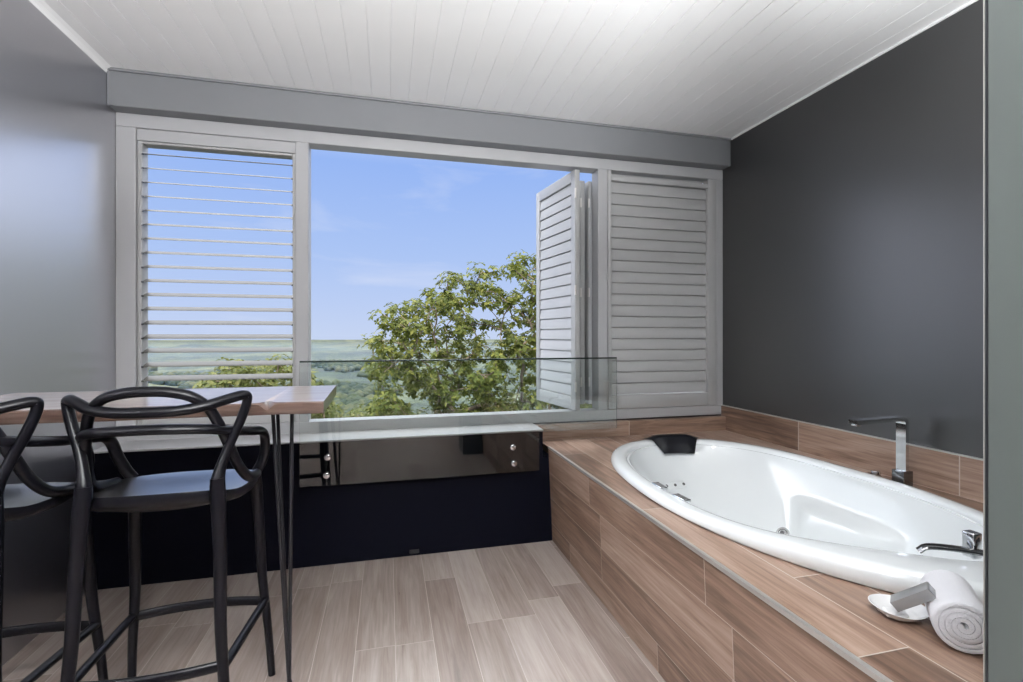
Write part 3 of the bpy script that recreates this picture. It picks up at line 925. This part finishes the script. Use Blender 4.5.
# valley land: one height field falling away to a far low plateau
bm = nb()
rows = []
ys = [5.0]
while ys[-1] < 7500: ys.append(ys[-1] * 1.045 + .2)
def hz(x_, y_):
    z = -3.4 - .26 * max(0, y_ - 6)
    far = -95 + 70 * sstep(1500, 6500, y_) * .55
    z = max(z, far) if y_ > 200 else z
    v = Vector((x_ * .004, y_ * .004, 1.3))
    z += 9 * sstep(80, 500, y_) * noise.fractal(v, 1.0, 2.0, 4) + 22 * sstep(500, 2500, y_) * noise.noise(Vector((x_ * .0011, y_ * .0013, 7)))
    z += 2.2 * sstep(40, 120, y_) * noise.noise(Vector((x_ * .06, y_ * .06, 2))) 
    return min(z, 1.2 - y_ * .009 if y_ > 1500 else z)
NXL = 90
for y_ in ys:
    row = []
    for i in range(NXL + 1):
        a = R(-52) + R(104) * i / NXL
        x_ = y_ * math.tan(a)
        row.append(bm.verts.new((x_, y_, hz(x_, y_))))
    rows.append(row)
for a, c in zip(rows, rows[1:]):
    for i in range(NXL): bm.faces.new((a[i], a[i + 1], c[i + 1], c[i]))
o = obj('valley_land', bm, M['land'], None, True, 180); o['kind'] = 'structure'; o['label'] = 'wooded green valley running to a hazy blue horizon'
# meadow clearings in the valley
bm = nb()
for pa, pb_, Ya, Yb in ((336, 353, 600, 760), (356, 368, 620, 800), (344, 352, 800, 900)):
    gr = []
    for j in range(9):
        row = []
        for i in range(9):
            u, v = i / 8 * 2 - 1, j / 8 * 2 - 1
            k = math.sqrt(max(0, 1 - v * v * .9)) * (1 + .7 * noise.noise(Vector((j * .8, pa * .7, (i > 4) * 5.0))))
            Ym = (Ya + Yb) / 2 + v * (Yb - Ya) / 2
            X_ = ray((pa + pb_) / 2 + u * k * (pb_ - pa) / 2, Ym)
            row.append(bm.verts.new((X_, Ym, hz(X_, Ym) + 1.5)))
        gr.append(row)
    for a, c in zip(gr, gr[1:]):
        for i in range(8): bm.faces.new((a[i], a[i + 1], c[i + 1], c[i]))
o = obj('meadow_land', bm, M['meadow'], None, True, 180); o['kind'] = 'structure'
# woodland on the valley floor: an uncountable canopy
r3 = random.Random(77); bm = nb(); k = 0
ico = nb(); bmesh.ops.create_icosphere(ico, subdivisions=1, radius=1)
iv = [v.co.copy() for v in ico.verts]; ifc = [[v.index for v in f.verts] for f in ico.faces]; ico.free()
while k < 4200:
    Ym = 430 * (1700 / 430) ** (r3.random() ** 1.25); a_ = R(r3.uniform(-27, 1)); X_ = Ym * math.tan(a_)
    if noise.noise(Vector((X_ * .007, Ym * .004, 4.4))) < -.08: continue
    k += 1
    rr_ = r3.uniform(4.5, 9.5) * (1 + Ym / 2500); c = Vector((X_, Ym, hz(X_, Ym) + rr_ * .35))
    vs__ = [bm.verts.new(c + Vector((q.x * rr_, q.y * rr_, q.z * rr_ * .85)) * r3.uniform(.82, 1.15)) for q in iv]
    for f in ifc: bm.faces.new([vs__[q] for q in f])
o = obj('forest_canopy', bm, M['leaf3'], None, True, 180); tag(o, 'far woodland covering the valley floor under the haze', 'woodland', None, 'stuff')
# haze lying in the valley, a real scattering volume below eye level
bm = nb(); box(bm, -4500, 5500, 160, 3400, -260, -40)
hm = bpy.data.materials.new('valley haze'); hm.use_nodes = True
nt = hm.node_tree; nt.nodes.remove(nt.nodes['Principled BSDF'])
vs_ = nt.nodes.new('ShaderNodeVolumeScatter'); vs_.inputs['Color'].default_value = (.34, .54, .88, 1); vs_.inputs['Density'].default_value = .000085; vs_.inputs['Anisotropy'].default_value = .2
nt.links.new(vs_.outputs[0], nt.nodes['Material Output'].inputs['Volume'])
o = obj('outside_haze', bm, hm, None, False); o['kind'] = 'stuff'; o['label'] = 'blue haze lying over the valley'; o['category'] = 'haze'

# ---------------------------------------------------------------- sky and lights
w = bpy.data.worlds.new('sky'); SC.world = w; w.use_nodes = True
nt = w.node_tree; bg = nt.nodes['Background']
def N_(ty, **kw):
    nd = nt.nodes.new(ty)
    for k, v in kw.items(): setattr(nd, k, v)
    return nd
tc = N_('ShaderNodeTexCoord'); sp = N_('ShaderNodeSeparateXYZ'); nt.links.new(tc.outputs['Generated'], sp.inputs[0])
rp = N_('ShaderNodeValToRGB'); nt.links.new(sp.outputs[2], rp.inputs[0])
el = rp.color_ramp.elements
st = [(0.0, (.56, .66, .89)), (.06, (.50, .62, .905)), (.16, (.41, .56, .91)), (.32, (.31, .475, .905)), (.42, (.60, .72, 1.0)), (.62, (4.6, 4.7, 4.9)), (1.0, (6.4, 6.4, 6.5))]
while len(el) < len(st): el.new(.5)
for e_, (p_, c_) in zip(el, st): e_.position = p_; e_.color = (*c_, 1)
mp = N_('ShaderNodeMapping'); mp.inputs['Scale'].default_value = (2.2, 2.2, 9.0); nt.links.new(tc.outputs['Generated'], mp.inputs[0])
nz = N_('ShaderNodeTexNoise'); nz.inputs['Scale'].default_value = 1.5; nz.inputs['Detail'].default_value = 6; nz.inputs['Roughness'].default_value = .55; nz.inputs['Distortion'].default_value = .4
nt.links.new(mp.outputs[0], nz.inputs['Vector'])
cr = N_('ShaderNodeValToRGB'); cr.color_ramp.elements[0].position = .56; cr.color_ramp.elements[1].position = .88
cr.color_ramp.elements[0].color = (0, 0, 0, 1); cr.color_ramp.elements[1].color = (.55, .55, .55, 1)
nt.links.new(nz.outputs['Fac'], cr.inputs[0])
mxx = N_('ShaderNodeMix', data_type='RGBA'); nt.links.new(cr.outputs[0], mxx.inputs[0]); nt.links.new(rp.outputs[0], mxx.inputs[6]); mxx.inputs[7].default_value = (.78, .82, .95, 1)
# added sky glow either side, out of view, to brighten the side walls
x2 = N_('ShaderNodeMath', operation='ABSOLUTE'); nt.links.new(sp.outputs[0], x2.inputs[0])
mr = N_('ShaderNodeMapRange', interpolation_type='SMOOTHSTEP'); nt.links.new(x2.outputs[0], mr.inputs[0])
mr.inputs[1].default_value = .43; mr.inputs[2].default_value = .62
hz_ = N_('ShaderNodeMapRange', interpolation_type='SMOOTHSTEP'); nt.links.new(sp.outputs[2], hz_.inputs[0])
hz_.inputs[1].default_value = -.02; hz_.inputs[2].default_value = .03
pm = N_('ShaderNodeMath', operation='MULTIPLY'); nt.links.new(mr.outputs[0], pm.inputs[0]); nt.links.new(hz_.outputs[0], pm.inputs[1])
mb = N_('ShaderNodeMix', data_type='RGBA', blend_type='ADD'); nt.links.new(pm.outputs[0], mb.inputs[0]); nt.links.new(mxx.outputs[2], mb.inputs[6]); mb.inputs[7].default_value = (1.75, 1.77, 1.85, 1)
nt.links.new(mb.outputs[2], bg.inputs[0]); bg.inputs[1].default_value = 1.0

def light(name, ty, loc_, energy, rot=(0, 0, 0), size=1, size_y=None, col=(1, 1, 1), **kw):
    d = bpy.data.lights.new(name, ty); d.energy = energy; d.color = col
    if ty == 'AREA':
        d.size = size
        if size_y: d.shape = 'RECTANGLE'; d.size_y = size_y
    elif ty == 'SUN': d.angle = size
    else: d.shadow_soft_size = size
    for k, v in kw.items(): setattr(d, k, v)
    o = bpy.data.objects.new(name, d); COL.objects.link(o); o.location = loc_; o.rotation_euler = rot
    return o
# sun from behind and above the house
sd = Vector((.35, .55, -.76)).normalized()
so_ = light('sun', 'SUN', (0, -5, 30), 5.0, size=R(1.0), col=(1, .95, .86)); so_.rotation_euler = sd.to_track_quat('-Z', 'Y').to_euler()
# daylight portal at the window opening
po = light('window_portal', 'AREA', (.45, 3.2, 1.48), 1, (R(90), 0, R(180)), 3.6, 1.6); po.data.cycles.is_portal = True
# added fill lights behind the viewer, unseen: some face down, one faces up
for i, (x_, y_) in enumerate(((-.6, -.5), (1.2, -.5), (.3, -1.6))):
    light('added_fill_down', 'AREA', (x_, y_, CE - .02), 25, (0, 0, 0), .35, col=(1, .985, .97), shape='DISK')
light('added_fill_up_room', 'AREA', (.3, -.6, 1.75), 510, (R(180), 0, 0), .5, col=(.97, .985, 1), shape='DISK')

light('added_fill_up_bath', 'AREA', (1.55, .62, 1.95), 34, (R(180), 0, 0), .35, col=(.97, .985, 1), shape='DISK')  # added unseen fill, thrown upward to brighten the ceiling over the bath
light('added_fill_down', 'AREA', (1.5, .72, CE - .02), 2.5, (0, 0, 0), .3, col=(1, .985, .97), shape='DISK')  # weak added fill above the bath, out of frame

# ---------------------------------------------------------------- camera and view
cd = bpy.data.cameras.new('camera'); cam = bpy.data.objects.new('camera', cd); COL.objects.link(cam)
cd.sensor_width = 36; cd.lens = F / 1023 * 36; cd.shift_y = -6 / 1023; cd.clip_start = .02; cd.clip_end = 20000
cam.location = (0, 0, EYE); cam.rotation_euler = (R(90), 0, -TH)
SC.camera = cam
vs = SC.view_settings
SC.display_settings.display_device = 'sRGB'
vs.view_transform = 'Standard'; vs.look = 'None'; vs.gamma = 1; vs.exposure = 0; vs.use_curve_mapping = False
SC.cycles.use_denoising = True
SC.cycles.max_bounces = 14; SC.cycles.diffuse_bounces = 6; SC.cycles.glossy_bounces = 5; SC.cycles.transmission_bounces = 10; SC.cycles.transparent_max_bounces = 12
SC.cycles.sample_clamp_indirect = 6
